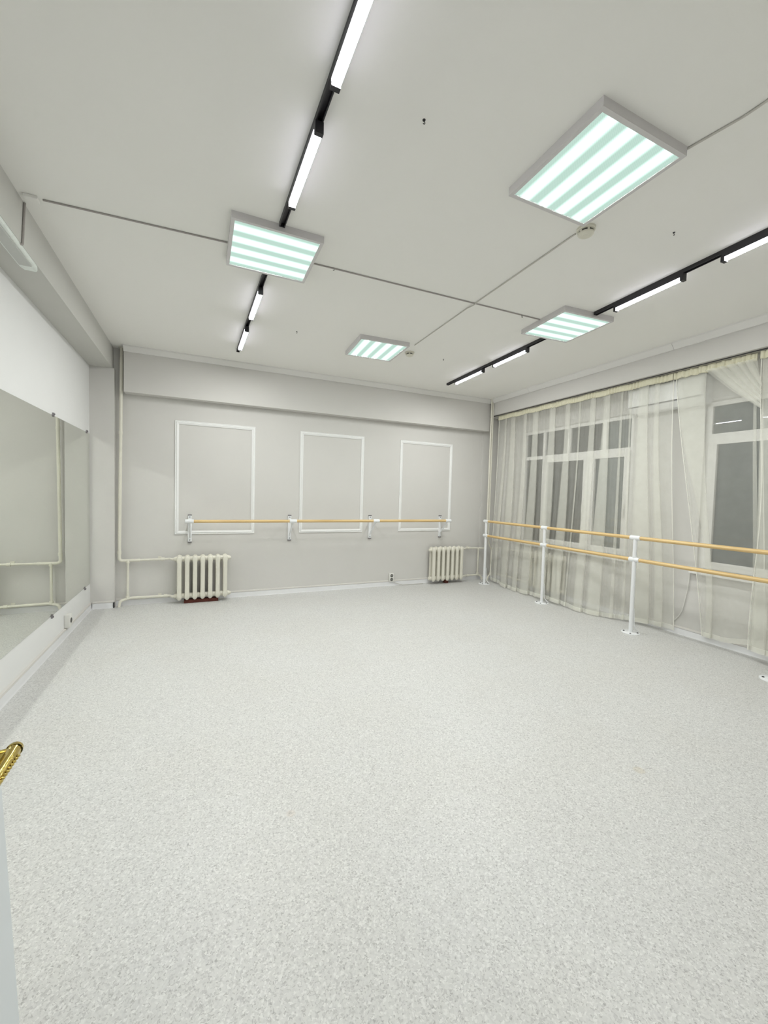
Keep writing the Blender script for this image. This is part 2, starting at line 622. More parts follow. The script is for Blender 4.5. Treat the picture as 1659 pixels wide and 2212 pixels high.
# ------------------------------------------------------------------ windows
def window(name, label, Y0, Y1, Z0, Z1, muls, zt, casements, upper_muls):
    root = struct(empty(name, (XRW, (Y0 + Y1) / 2, Z0)), label, 'window')
    ox, oy, oz = -XRW, -(Y0 + Y1) / 2, -Z0

    def B(x0, x1, y0, y1, z0, z1): return MB().box(x0 + ox, x1 + ox, y0 + oy, y1 + oy, z0 + oz, z1 + oz)
    xa, xb = XRW + 0.03, XRW + 0.09
    w = 0.05
    m = B(xa, xb, Y0, Y1, Z0, Z0 + w)
    for q in ((xa, xb, Y0, Y1, Z1 - w, Z1), (xa, xb, Y0, Y0 + w, Z0 + w, Z1 - w), (xa, xb, Y1 - w, Y1, Z0 + w, Z1 - w), (xa, xb, Y0 + w, Y1 - w, zt - w / 2, zt + w / 2)):
        m.box(q[0] + ox, q[1] + ox, q[2] + oy, q[3] + oy, q[4] + oz, q[5] + oz)
    for y in muls:
        m.box(xa + ox, xb + ox, y - w / 2 + oy, y + w / 2 + oy, Z0 + w + oz, zt - w / 2 + oz)
    for y in upper_muls:
        m.box(xa + ox, xb + ox, y - w / 2 + oy, y + w / 2 + oy, zt + w / 2 + oz, Z1 - w + oz)
    m.build('window_frame', 'pvc', root)
    ys = [Y0 + w] + [v for y in sorted(muls) for v in (y - w / 2, y + w / 2)] + [Y1 - w]
    for i in range(0, len(ys), 2):
        a, b = ys[i], ys[i + 1]
        z0, z1 = Z0 + w, zt - w / 2
        B((xa + xb) / 2 - 0.004, (xa + xb) / 2 + 0.004, a, b, z0, z1).build('pane', 'glass', root)
        if i // 2 in casements:
            s = 0.06
            m = MB()
            for q in ((a - 0.012, b + 0.012, z0 - 0.012, z0 + s), (a - 0.012, b + 0.012, z1 - s, z1 + 0.012), (a - 0.012, a + s, z0 + s, z1 - s), (b - s, b + 0.012, z0 + s, z1 - s)):
                m.box(xa - 0.018 + ox, xa + 0.012 + ox, q[0] + oy, q[1] + oy, q[2] + oz, q[3] + oz)
            sash = m.build('sash', 'pvc', root)
            h = MB().box(xa - 0.035 + ox, xa - 0.018 + ox, a + 0.018 + oy, a + 0.045 + oy, 1.30 + oz, 1.36 + oz)
            h.box(xa - 0.045 + ox, xa - 0.03 + ox, a + 0.022 + oy, a + 0.041 + oy, 1.22 + oz, 1.345 + oz)
            h.build('window_handle', 'plastic', sash)
    yu = [Y0 + w] + [v for y in sorted(upper_muls) for v in (y - w / 2, y + w / 2)] + [Y1 - w]
    for i in range(0, len(yu), 2):
        B((xa + xb) / 2 - 0.004, (xa + xb) / 2 + 0.004, yu[i], yu[i + 1], zt + w / 2, Z1 - w).build('pane', 'glass', root)
    B(XRW - 0.06, XRW + 0.03, Y0 - 0.04, Y1 + 0.04, Z0 - 0.025, Z0).build('window_sill', 'pvc', root, bevel=0.005)
    return root


window('window_1', 'three-light white window behind the long sheer curtain', *W1, (3.82, 4.62), 2.02, (0, 1), (3.62, 4.17, 4.62))
window('window_2', 'white window behind the tied sheer curtain by the wall unit', *W2, (1.72,), 2.07, (0, 1), (1.72,))

# ------------------------------------------------------------------ door (leaf swung open at the left of the camera)
DY1 = 0.826
door = struct(empty('door_1', (-0.2485, YF + 0.02, 0.012)), 'white door leaf standing open with a brass lever handle', 'door')
lean = math.radians(2.6)
door.rotation_euler = (0, -lean, 0)
leaf = MB().box(-0.04, 0.0, 0, DY1 - YF - 0.02, 0, 2.0).build('leaf', 'door_white', door, bevel=0.003)


# ================================================================== MIRROR
mz0, mz1, my0, my1 = 0.30, 1.992, 1.35, 5.53
mir = tag(empty('wall_mirror', (XLW, (my0 + my1) / 2, mz0)), 'long frameless mirror clipped to the white left wall', 'mirror')
ym = (my0 + my1) / 2
MB().add([(0.0055, my0 - ym, 0), (0.0055, my1 - ym, 0), (0.0055, my1 - ym, mz1 - mz0), (0.0055, my0 - ym, mz1 - mz0)], [(0, 1, 2, 3)]).build('mirror_face', 'mirror', mir)
MB().box(0.0, 0.005, my0 - ym, my1 - ym, 0, mz1 - mz0).build('mirror_glass_edge', 'mirror_edge', mir)
for yy, top in ((5.41, 1), (4.31, 1), (3.1, 1), (5.30, 0), (4.235, 0), (3.1, 0)):
    z = mz1 - mz0 if top else 0.0
    s = 1 if top else -1
    m = MB().box(0.001, 0.012, yy - ym - 0.011, yy - ym + 0.011, z - 0.012 * s, z + 0.022 * s)
    m.lathe([(0.009, 0.0), (0.009, 0.004), (0.005, 0.007)], (0.012, yy - ym, z + 0.010 * s), 'x', 14)
    m.build('mirror_clip', 'clip', mir, smooth=True)


# ================================================================== WALL FRAMES (mouldings)
frames = [(-0.298, 'white moulding frame on the back wall nearest the mirror'),
          (1.240, 'middle white moulding frame on the back wall'),
          (2.777, 'white moulding frame on the back wall nearest the curtains')]
FW, FZ0, FZ1, fwid = 0.942, 0.837, 2.238, 0.044
fprof = [(0.0, 0.0), (0.010, 0.0), (0.013, 0.006), (0.009, 0.012), (0.017, 0.022), (0.012, 0.034), (0.008, 0.044), (0, 0.044)]   # (out of wall, inwards)
for x0, lb in frames:
    e = tag(empty('moulding_frame', (x0 + FW / 2, YB, FZ0)), lb, 'wall frame', 'white moulding frames on the back wall')
    hw, hh = FW / 2, FZ1 - FZ0
    cs = [(-hw, 0, 0), (hw, 0, 0), (hw, 0, hh), (-hw, 0, hh)]
    ins = [(0, 0, 1), (-1, 0, 0), (0, 0, -1), (1, 0, 0)]
    for k in range(4):
        MB().extrude(fprof, cs[k], cs[(k + 1) % 4], (0, -1, 0), ins[k], 1.0, 1.0).build('moulding_strip', 'mould', e)


# ================================================================== RADIATORS
def column_rings(cy_, wmul=1.0):
    prof = [(0.048, 0.008, 0.010), (0.058, 0.020, 0.018), (0.078, 0.031, 0.026), (0.105, 0.031, 0.027), (0.135, 0.026, 0.024),
            (0.50, 0.026, 0.024), (0.530, 0.031, 0.027), (0.562, 0.031, 0.026), (0.582, 0.022, 0.019), (0.590, 0.008, 0.010)]
    rs = []
    for z, hx, hy in prof:
        ring = []
        for i in range(12):
            a = 2 * PI * (i + 0.5) / 12
            c, s = math.cos(a), math.sin(a)
            ex = 0.62
            ring.append((math.copysign(abs(c) ** ex, c) * hx, cy_ + math.copysign(abs(s) ** ex, s) * hy, z))
        rs.append(ring)
    return rs


PITCHR = 0.0865
m = MB()
m.rings(column_rings(-0.043)); m.rings(column_rings(0.043))
for z in (0.092, 0.546):
    m.cyl((-PITCHR / 2, 0, z), (PITCHR / 2, 0, z), 0.031, 16)          # hub barrel
    m.box(-0.016, 0.016, -0.05, 0.05, z - 0.03, z + 0.03)               # bridge front to rear
SECTION = m.mesh('section', smooth=True)
SECTION.materials.append(M['cream_paint'])


def radiator(loc, rz, label, red_feet=True):
    e = tag(empty('radiator', loc, rz), label, 'radiator', 'cast iron radiators')
    for k in range(7):
        link('section', SECTION, e, ((k - 3) * PITCHR, 0, 0))
    for s in (-1, 1):
        for z in (0.092, 0.546):
            x = s * (3.5 * PITCHR)
            MB().lathe([(0.027, 0), (0.027, 0.012 * s), (0.020, 0.013 * s), (0.018, 0.026 * s)], (x, 0, z), 'x', 12).build('plug', 'cream_paint', e, smooth=True)
    if red_feet:
        x0, x1 = (-2.4 * PITCHR, 2.1 * PITCHR) if red_feet == 2 else (-0.25 * PITCHR, 0.45 * PITCHR)
        MB().box(x0, x1, -0.02, 0.055, 0.0, 0.040 if red_feet == 2 else 0.06).build('support', 'brick', e, bevel=0.004)
    for x in (-2 * PITCHR, 2 * PITCHR):
        MB().tube(fillet([(x + 0.043, 0.02, 0.50), (x + 0.043, 0.115, 0.50)], 0.01), 0.008, 8).build('hanger', 'cream_paint', e)
    return e


RY = YB - 0.115
radL = radiator((0.022, RY, 0), 0, 'cream cast iron radiator under the moulding frame nearest the mirror', 2)
radR = radiator((3.600, RY, 0), 0, 'cream cast iron radiator under the moulding frame nearest the curtains', 1)
radW = radiator((XRW - 0.085, 4.36, 0.02), PI / 2, 'cream cast iron radiator half hidden behind the long sheer curtain', False)


# ================================================================== HEATING PIPES
def fitting(p, d, parent, r=0.021, l=0.035, name='coupling'):
    p, d = Vector(p), Vector(d).normalized()
    MB().cyl(p - d * l / 2, p + d * l / 2, r, 10).build(name, 'cream_paint', parent, smooth=True)


PY = YB - 0.06
e = tag(empty('heating_pipe', (-0.86, PY, 0)), 'cream heating pipe running down the corner beside the mirror', 'pipe', 'heating pipes')
def rel(pts, o): return [(p[0] - o[0], p[1] - o[1], p[2] - o[2]) for p in pts]
o0 = (-0.86, PY, 0)
MB().tube(rel(fillet([(-0.842, PY, H), (-0.868, PY, 0.542), (-0.66, PY, 0.542)], 0.04), o0), 0.0175, 12).build('riser', 'cream_paint', e, smooth=True)
MB().tube(rel(fillet([(-0.70, PY, 0.542), (-0.34, PY, 0.546), (-0.32, RY, 0.546), (-0.308, RY, 0.546)], 0.03), o0), 0.0135, 10).build('supply_branch', 'cream_paint', e, smooth=True)
MB().tube(rel(fillet([(-0.782, PY, 0.54), (-0.784, PY, 0.092)], 0.02), o0), 0.0135, 10).build('bypass', 'cream_paint', e, smooth=True)
MB().tube(rel(fillet([(-0.308, RY, 0.092), (-0.32, RY, 0.092), (-0.34, PY, 0.090), (-0.77, PY, 0.096), (-0.862, PY - 0.015, 0.070), (-0.868, PY - 0.02, 0.0)], 0.05), o0), 0.0155, 10).build('return_branch', 'cream_paint', e, smooth=True)
for p, d in (((-0.42, PY, 0.545), (1, 0, 0)), ((-0.39, PY, 0.092), (1, 0, 0)), ((-0.867, PY, 0.64), (0, 0, 1)), ((-0.853, PY, 2.03), (0, 0, 1)), ((-0.782, PY, 0.53), (0, 0, 1)), ((-0.784, PY, 0.105), (0, 0, 1))):
    fitting(rel([p], o0)[0], d, e)
for z in (0.545, 0.092):
    MB().box(-0.47 + 0.86, -0.435 + 0.86, -0.006, 0.006, z + 0.012, z + 0.034).build('valve_lever', 'cream_paint', e)
MB().lathe([(0.03, 0), (0.03, -0.006), (0.02, -0.012)], rel([(-0.842, PY, H)], o0)[0], 'z', 14).build('ceiling_collar', 'cream_paint', e, smooth=True)

o1 = (4.307, 5.40, 0)
e = tag(empty('heating_pipe', o1), 'cream heating pipe feeding the radiator on the back wall near the curtains', 'pipe', 'heating pipes')
MB().tube(rel(fillet([(4.307, 5.40, H), (4.302, 5.40, 0.60), (4.30, 5.45, 0.545), (4.295, PY, 0.54), (4.20, PY, 0.542)], 0.05), o1), 0.013, 12).build('riser', 'cream_paint', e, smooth=True)
MB().tube(rel(fillet([(4.22, PY, 0.541), (4.02, PY, 0.546), (3.95, RY, 0.546), (3.932, RY, 0.546)], 0.03), o1), 0.0135, 10).build('supply_branch', 'cream_paint', e, smooth=True)
MB().tube(rel([(4.268, PY, 0.54), (4.262, PY, 0.092)], o1), 0.0135, 10).build('bypass', 'cream_paint', e, smooth=True)
MB().tube(rel(fillet([(3.932, RY, 0.092), (3.95, RY, 0.092), (4.02, PY, 0.088), (4.28, PY, 0.086), (4.335, PY - 0.01, 0.06), (4.345, PY - 0.015, 0.0)], 0.05), o1), 0.0145, 10).build('return_branch', 'cream_paint', e, smooth=True)
for p, d in (((4.08, PY, 0.545), (1, 0, 0)), ((4.06, PY, 0.088), (1, 0, 0)), ((4.267, PY, 0.53), (0, 0, 1)), ((4.262, PY, 0.105), (0, 0, 1))):
    fitting(rel([p], o1)[0], d, e)
MB().box(4.02 - o1[0], 4.055 - o1[0], PY - o1[1] - 0.006, PY - o1[1] + 0.006, 0.558, 0.58).build('valve_lever', 'cream_paint', e)

o2 = (4.346, 5.41, 0)
e = tag(empty('heating_pipe', o2), 'cream heating pipe that turns behind the sheer curtain beside the corner', 'pipe', 'heating pipes')
MB().tube(rel(fillet([(4.346, 5.41, H), (4.343, 5.41, 0.70), (4.40, 5.425, 0.56), (4.47, 5.435, 0.545)], 0.09), o2), 0.013, 12).build('riser', 'cream_paint', e, smooth=True)
MB().tube(rel(fillet([(4.46, 5.434, 0.546), (4.60, 5.40, 0.55), (4.60, 5.0, 0.556), (4.575, 4.72, 0.566), (4.575, 4.689, 0.566)], 0.05), o2), 0.0135, 10).build('supply_branch', 'cream_paint', e, smooth=True)
MB().tube(rel([(4.440, 5.43, 0.545), (4.428, 5.43, 0.115)], o2), 0.0135, 10).build('bypass', 'cream_paint', e, smooth=True)
MB().tube(rel(fillet([(4.575, 4.689, 0.112), (4.575, 4.72, 0.112), (4.60, 5.1, 0.105), (4.58, 5.42, 0.11), (4.43, 5.43, 0.112), (4.375, 5.43, 0.07), (4.368, 5.43, 0.0)], 0.07), o2), 0.0145, 10).build('return_branch', 'cream_paint', e, smooth=True)
fitting(rel([(4.440, 5.431, 0.546)], o2)[0], (1, 0, 0), e, 0.022, 0.04)
fitting(rel([(4.428, 5.43, 0.12)], o2)[0], (0, 0, 1), e)


# ================================================================== WALL BARRE (single bar on brackets)
BYb, BZb = YB - 0.25, 1.016
wbar = tag(empty('wall_barre', (1.70, YB, 0.9)), 'single wooden ballet barre on white brackets on the back wall', 'ballet barre', 'ballet barres')
o = (1.70, YB, 0.9)
bx = [-0.128, 1.108, 2.300, 3.522]
for k, x in enumerate(bx):
    br = MB()
    X = x - o[0]
    br.box(X - 0.022, X + 0.022, -0.022, 0, 0.745 - 0.9, 1.072 - 0.9)
    b = br.build('bracket', 'white_metal', wbar, bevel=0.003)
    for z0, z1 in ((0.733, 0.745), (1.072, 1.084)):
        MB().box(X - 0.022, X + 0.022, -0.022, 0, z0 - 0.9, z1 - 0.9).build('end_cap', 'grey_cap', b)
    for z in (0.767, 1.055):
        MB().lathe([(0.008, 0), (0.008, -0.004), (0.004, -0.006)], (X, -0.022, z - 0.9), 'y', 10).build('screw', 'bolt', b)
    MB().tube([(X, -0.012, 1.008 - 0.9), (X, BYb - YB, 1.008 - 0.9)], 0.012, 10).build('arm', 'white_metal', b, smooth=True)
    MB().tube([(X, -0.018, 0.80 - 0.9), (X, BYb - YB + 0.012, 1.0 - 0.9)], 0.0115, 10).build('brace', 'white_metal', b, smooth=True)
    MB().lathe([(0.020, -0.048), (0.0245, -0.046), (0.0245, 0.046), (0.020, 0.048)], (X, BYb - YB, BZb - 0.9), 'x', 18).build('sleeve', 'white_metal', b, smooth=True)
for k in range(3):
    c = (bx[k] + bx[k + 1]) / 2
    L = bx[k + 1] - bx[k] - 0.075
    MB().cyl((-L / 2, 0, 0), (L / 2, 0, 0), 0.0195, 18).build('pole', 'wood', wbar, smooth=True, loc=(c - o[0], BYb - YB, BZb - 0.9))

# ================================================================== FLOOR BARRE (two bars on posts)
XB = 4.18
py = [5.268, 4.048, 2.805, 1.615]
zt_, zl_ = 1.0125, 0.7812
fb = tag(empty('floor_barre', (XB, 3.44, 0)), 'double wooden ballet barre on white floor posts by the curtains', 'ballet barre', 'ballet barres')
for k, y in enumerate(py):
    Y = y - 3.44
    post = MB().cyl((0, Y, 0.008), (0, Y, zt_), 0.0205, 20).build('post', 'white_metal', fb, smooth=True)
    bp = MB().lathe([(0.0, 0), (0.088, 0.0), (0.088, 0.006), (0.085, 0.008), (0.0, 0.008)], (0, Y, 0), 'z', 32).build('base_plate', 'white_metal', fb, smooth=True)
    for a in (0.6, 2.1, 3.7, 5.2):
        MB().lathe([(0.009, 0.008), (0.009, 0.012), (0.005, 0.015)], (0.064 * math.cos(a), Y + 0.064 * math.sin(a), 0), 'z', 10).build('bolt', 'dark', bp, smooth=True)
    # curved stiffening fin between post and plate
    MB().tube(fillet([(0.020, Y - 0.012, 0.26), (0.026, Y - 0.018, 0.06), (0.074, Y - 0.040, 0.014)], 0.09, 8), 0.005, 8).build('stiffener', 'white_metal', post, smooth=True)
    for z in (zt_, zl_):
        a, b = -0.055, 0.055
        if k == 0: b = 0.05
        MB().lathe([(0.020, a), (0.0255, a + 0.003), (0.0255, b - 0.003), (0.018, b)], (0, Y, z), 'y', 18).build('sleeve', 'white_metal', post, smooth=True)
for k in range(3):
    for z in (zt_, zl_):
        L = py[k] - py[k + 1] - 0.10
        p = MB().cyl((-L / 2, 0, 0), (L / 2, 0, 0), 0.0195, 18).build('pole', 'wood', fb, smooth=True, loc=(0, (py[k] + py[k + 1]) / 2 - 3.44, z))
        p.rotation_euler = (0, 0, PI / 2)


# ================================================================== CEILING PANEL LIGHTS
PS = 0.272      # half size
PZ = 0.042


def make_panel():
    e = empty('ceiling_panel_light')
    m = MB()
    r = 0.020
    for q in ((-PS, PS, -PS, -PS + r), (-PS, PS, PS - r, PS), (-PS, -PS + r, -PS + r, PS - r), (PS - r, PS, -PS + r, PS - r)):
        m.box(q[0], q[1], q[2], q[3], -PZ, 0)
    m.build('frame', 'frame_grey', e)
    MB().box(-PS + r, PS - r, -PS + r, PS - r, -0.006, -0.001).build('tray', 'tray', e)
    s = PS - r
    MB().box(-s, s, -s, s, -PZ + 0.005, -PZ + 0.0065).build('diffuser', 'diffuser', e)
    for k in range(4):
        x = (k - 1.5) * 0.122
        pr = [(0.006, 0.0042), (0.003, 0.0025), (-0.003, 0.0025), (-0.006, 0.0042)]     # glowing core of the tube
        vs = [(x + a, y, -PZ + b) for y in (-0.235, 0.235) for a, b in pr]
        MB().add(vs, [(i + 4, i, i + 1, i + 5) for i in range(3)]).build('tube', 'tube', e, raw=True)
    return e


panels = [((1.712, 1.462), 0.0, 'square panel light nearest the camera beside the smoke detector'),
          ((0.418, 2.828), PI / 2, 'square panel light crossing the track nearest the mirror'),
          ((3.020, 2.785), PI / 2 - 0.07, 'square panel light crossing the track nearest the curtains'),
          ((1.728, 4.155), -0.05, 'square panel light farthest from the camera near the back wall')]
p0 = make_panel()
for k, ((x, y), rz, lb) in enumerate(panels):
    e = p0 if k == 0 else copy_tree(p0)
    e.location = (x, y, H)
    e.rotation_euler = (0, 0, rz)
    tag(e, lb, 'ceiling light', 'square panel lights on the ceiling')


# ================================================================== TRACKS AND TRACK LAMPS
def X1(y): return 0.370 + 0.024 * (4.964 - y)
def X2(y): return 3.172 - 0.052 * (4.745 - y)


def track(fx, ya, yb, label):
    ym_ = (ya + yb) / 2
    e = tag(empty('track_rail', (fx(ym_), ym_, H), -math.atan2(fx(yb) - fx(ya), yb - ya)), label, 'light track', 'black light tracks on the ceiling')
    L = (yb - ya) / 2
    m = MB()
    m.box(-0.0165, 0.0165, -L, L, -0.006, 0)
    m.box(-0.0165, -0.011, -L, L, -0.026, -0.006)
    m.box(0.011, 0.0165, -L, L, -0.026, -0.006)
    m.build('channel', 'black', e)
    for s in (-1, 1):
        MB().box(-0.017, 0.017, s * L, s * (L + 0.006), -0.027, 0).build('end_cap', 'black', e)


track(X1, 3.125, 4.985, 'black track from the panel light to the back wall on the mirror side')
track(X1, 0.10, 2.535, 'black track running overhead towards the camera on the mirror side')
track(X2, 3.075, 4.985, 'black track from the panel light to the back wall on the curtain side')
track(X2, 0.10, 2.50, 'black track running towards the camera on the curtain side')


def lamp(fx, ya, yb, label):
    ym_ = (ya + yb) / 2
    e = tag(empty('track_lamp', (fx(ym_), ym_, H - 0.026), -math.atan2(fx(yb) - fx(ya), yb - ya)), label, 'track lamp', 'linear lamps on the light tracks')
    L = (yb - ya) / 2
    MB().box(-0.0185, 0.0185, -L - 0.022, L + 0.022, -0.038, 0).build('housing', 'black', e)
    for s in (-1, 1):
        MB().box(-0.0185, 0.0185, s * L, s * (L + 0.022), -0.050, -0.038).build('end_cap', 'black', e)
    for sd in (-1, 1):
        MB().box(sd * 0.0185, sd * 0.0192, -L, L, -0.0384, -0.026).build('side_lens', 'lamp_side', e)
    w, v, d = 0.0182, 0.0070, 0.0022     # shallow convex diffuser: half width, flat half width, bulge
    pr = [(-w, -0.0384), (-v, -0.0384 - d), (v, -0.0384 - d), (w, -0.0384)]
    vs = [(a, y, b) for y in (-L + 0.001, L - 0.001) for a, b in pr]
    MB().add(vs, [(i, i + 4, i + 5, i + 1) for i in range(3)]).build('light_bar', 'lamp', e, raw=True)


lamp(X1, 4.195, 4.755, 'lit lamp on the mirror-side track closest to the back wall')
lamp(X1, 3.36, 3.875, 'lit lamp on the mirror-side track just beyond the panel light')
lamp(X1, 1.785, 2.27, 'lit lamp on the mirror-side track just before the panel light')
lamp(X1, 1.02, 1.545, 'lit lamp on the mirror-side track cut by the top picture edge')
lamp(X2, 4.14, 4.74, 'lit lamp on the curtain-side track closest to the back wall')
lamp(X2, 3.355, 3.895, 'lit lamp on the curtain-side track just beyond the panel light')
lamp(X2, 1.80, 2.295, 'lit lamp on the curtain-side track just before the panel light')
lamp(X2, 1.02, 1.53, 'lit lamp on the curtain-side track cut by the right picture edge')


# ================================================================== CEILING SMALL THINGS
def detector(x, y, label):
    e = tag(empty('smoke_detector', (x, y, H)), label, 'smoke detector', 'smoke detectors')
    MB().lathe([(0.0, 0), (0.052, 0), (0.052, -0.012), (0.046, -0.016), (0.0, -0.016)], (0, 0, 0), 'z', 26).build('base', 'cream_plastic', e, smooth=True)
    MB().lathe([(0.0, -0.016), (0.036, -0.016), (0.036, -0.030), (0.0, -0.030)], (0, 0, 0), 'z', 26).build('sensor_chamber', 'hole', e, smooth=True)
    m = MB()
    for k in range(6):
        a = 2 * PI * k / 6
        c, s = math.cos(a), math.sin(a)
        m.tube([(0.040 * c, 0.040 * s, -0.014), (0.040 * c, 0.040 * s, -0.032)], 0.006, 6)
    m.build('cage', 'cream_plastic', e)
    MB().lathe([(0.0, -0.029), (0.044, -0.029), (0.043, -0.036), (0.030, -0.044), (0.026, -0.044), (0.025, -0.046), (0.0, -0.047)], (0, 0, 0), 'z', 26).build('cover', 'cream_plastic', e, smooth=True)


detector(2.062, 1.782, 'round cream smoke detector at the corner of the nearest panel light')
detector(2.122, 4.128, 'round cream smoke detector at the corner of the farthest panel light')

hooks = [((0.856, 1.594), 'dark metal hook in the bare ceiling between the tracks near the camera'),
         ((2.55, 1.578), 'dark metal hook in the ceiling between the nearest panel light and the curtains'),
         ((0.858, 4.141), 'tiny dark hook in the ceiling between the mirror-side track and the farthest panel light'),
         ((2.577, 4.143), 'tiny dark hook in the ceiling between the farther smoke detector and the curtain-side track'),
         ((0.849, 2.872), 'small dark hook beside the cable just right of the mirror-side panel light'),
         ((2.561, 2.845), 'small dark hook beside the cable just left of the curtain-side panel light')]
for (x, y), lb in hooks:
    e = tag(empty('ceiling_hook', (x, y, H)), lb, 'hook', 'hooks in the ceiling')
    MB().lathe([(0.0, 0), (0.007, 0), (0.006, -0.003), (0.0, -0.003)], (0, 0, 0), 'z', 12).build('rosette', 'dark', e)
    MB().tube([(0, 0, -0.002), (0, 0, -0.007)] + [(0.005 * math.sin(a), 0, -0.012 + 0.005 * math.cos(a)) for a in [PI * i / 6 for i in range(1, 9)]], 0.0017, 6).build('hook', 'dark', e)


def cable(pts, r, label, m_='cable', fl=0.02):
    p = fillet(pts, fl, 4)
    o_ = p[0]
    ob = MB().tube([q - o_ for q in p], r, 8).build('cable', m_, None, smooth=True, loc=o_)
    return tag(ob, label, 'cable', 'surface cables')


zc = H - 0.005
cable([(-0.82, 2.944, zc), (0.143, 2.890, zc)], 0.0048, 'painted cable on the ceiling from the beam to the mirror-side panel light', 'cable_dark')
cable([(0.695, 2.872, zc), (2.745, 2.823, zc)], 0.0048, 'painted cable across the ceiling between the two track-side panel lights', 'cable_dark')
cable([(2.043, 1.84, zc), (2.05, 2.78, zc), (2.048, 2.845, H - 0.014), (2.046, 2.865, H - 0.014), (2.046, 2.94, zc), (2.062, 3.90, zc)], 0.0045, 'painted cable on the ceiling between the two smoke detectors', 'cable', 0.01)
cable([(2.04, YF + 0.02, zc), (2.03, 1.0, zc), (1.992, 1.195, zc)], 0.0048, 'painted cable running from the nearest panel light to the right picture edge')
cable([(BX_L + 0.006, 3.022, H - 0.005), (BX_L + 0.006, 2.985, BZ_L - 0.004), (BX_L - 0.02, 2.965, BZ_L - 0.007)], 0.006, 'grey cable dropping down the beam to the old batten lamp', 'cable_dark', 0.006)
jb = MB().box(-0.905, -0.84, 2.925, 2.975, H - 0.018, H).build('junction_box', 'ceiling', None, bevel=0.004)
tag(jb, 'small white cable clip box on the ceiling edge by the beam', 'cable box')

# old unlit batten lamp under the left beam
e = tag(empty('batten_lamp', (-0.975, 2.75, BZ_L)), 'unlit white batten lamp under the beam above the mirror', 'lamp')
pr = [(0.042, 0.0), (0.044, -0.022), (0.036, -0.026), (-0.036, -0.026), (-0.044, -0.022), (-0.042, 0.0)]
rs = []
for y, s in ((-0.52, 0.8), (-0.50, 1.0), (0.46, 1.0), (0.495, 0.95), (0.515, 0.75)):
    rs.append([(a * s, y, b) for a, b in pr])
MB().rings(rs).build('housing', 'batten', e)
MB().box(-0.030, 0.030, -0.47, 0.44, -0.034, -0.0265).build('diffuser', 'batten_diff', e, bevel=0.003)


# ================================================================== SOCKETS
e = tag(empty('wall_socket', (2.672, YB, 0.128)), 'cream double power socket low on the back wall', 'socket', 'power sockets')
MB().box(-0.040, 0.040, -0.038, 0, -0.065, 0.065).build('box', 'plastic', e, bevel=0.008, smooth=True)
for z in (-0.029, 0.029):
    s = MB().lathe([(0.024, 0), (0.024, -0.003), (0.021, -0.0035), (0.020, -0.001), (0.0, -0.001)], (0, -0.038, z), 'y', 20).build('outlet', 'hole', e, smooth=True)
    for x in (-0.0095, 0.0095):
        MB().lathe([(0.004, 0), (0.004, -0.0022)], (x, -0.039, z), 'y', 8).build('contact', 'plastic', s)
e = tag(empty('wall_socket', (XLW, 4.62, 0.145)), 'small power socket below the mirror on the left wall', 'socket', 'power sockets')
MB().box(0, 0.045, -0.042, 0.042, -0.062, 0.062).build('box', 'plastic', e, bevel=0.006, smooth=True)
s = MB().lathe([(0.024, 0), (0.024, 0.003), (0.021, 0.0035), (0.020, 0.001), (0.0, 0.001)], (0.045, 0, 0), 'x', 20).build('outlet', 'hole', e, smooth=True)
cable([(2.69, YB - 0.03, 0.068), (2.74, YB - 0.035, 0.045), (2.83, YB - 0.05, 0.006), (3.22, YB - 0.055, 0.006)], 0.005, 'thin grey cord from the power socket along the back baseboard', 'cable', 0.05)
cable([(XRW - 0.012, 2.52, 0.69), (XRW - 0.012, 2.53, 0.52), (XRW - 0.012, 2.58, 0.22), (XRW - 0.012, 2.68, 0.09)], 0.0045, 'pale cord hanging down the window wall between the curtains', 'plastic', 0.2)


# ================================================================== AIR CONDITIONER
e = tag(empty('air_conditioner', (XRW, 2.805, 2.395)), 'white wall air conditioner behind the tops of the sheer curtains', 'air conditioner')
pr = [(0, 0), (-0.06, -0.0), (-0.11, 0.012), (-0.155, 0.06), (-0.165, 0.12), (-0.165, 0.255), (-0.155, 0.275), (0, 0.275)]
MB().rings([[(a, -0.385, b) for a, b in pr], [(a, 0.385, b) for a, b in pr]]).build('body', 'mould', e, bevel=0.004)
MB().box(-0.1685, -0.1645, -0.375, 0.375, 0.075, 0.262).build('front_panel', 'mould', e, bevel=0.002)
l = MB()
l.add([(-0.160, -0.33, 0.062), (-0.112, -0.33, 0.008), (-0.112, 0.33, 0.008), (-0.160, 0.33, 0.062), (-0.166, -0.33, 0.058), (-0.118, -0.33, 0.003), (-0.118, 0.33, 0.003), (-0.166, 0.33, 0.058)],
      [(0, 1, 2, 3), (7, 6, 5, 4), (0, 4, 5, 1), (2, 6, 7, 3), (1, 5, 6, 2), (0, 3, 7, 4)])
l.build('louvre', 'mould', e)
MB().box(-0.1675, -0.1635, -0.375, 0.375, 0.0665, 0.0715).build('panel_gap', 'grey_cap', e)


# ================================================================== CURTAINS
# rail under the beam
e = tag(empty('curtain_rail', (4.455, 2.6, BZ_R)), 'pale curtain rail fixed under the window-side beam', 'curtain rail')
MB().box(-0.055, 0.055, -2.6, 2.86, -0.010, 0).build('rail_body', 'rail', e)
MB().box(-0.058, -0.054, -2.6, 2.86, -0.011, -0.002).build('rail_lip', 'dark', e)

ZT, ZB = 2.712, 0.035


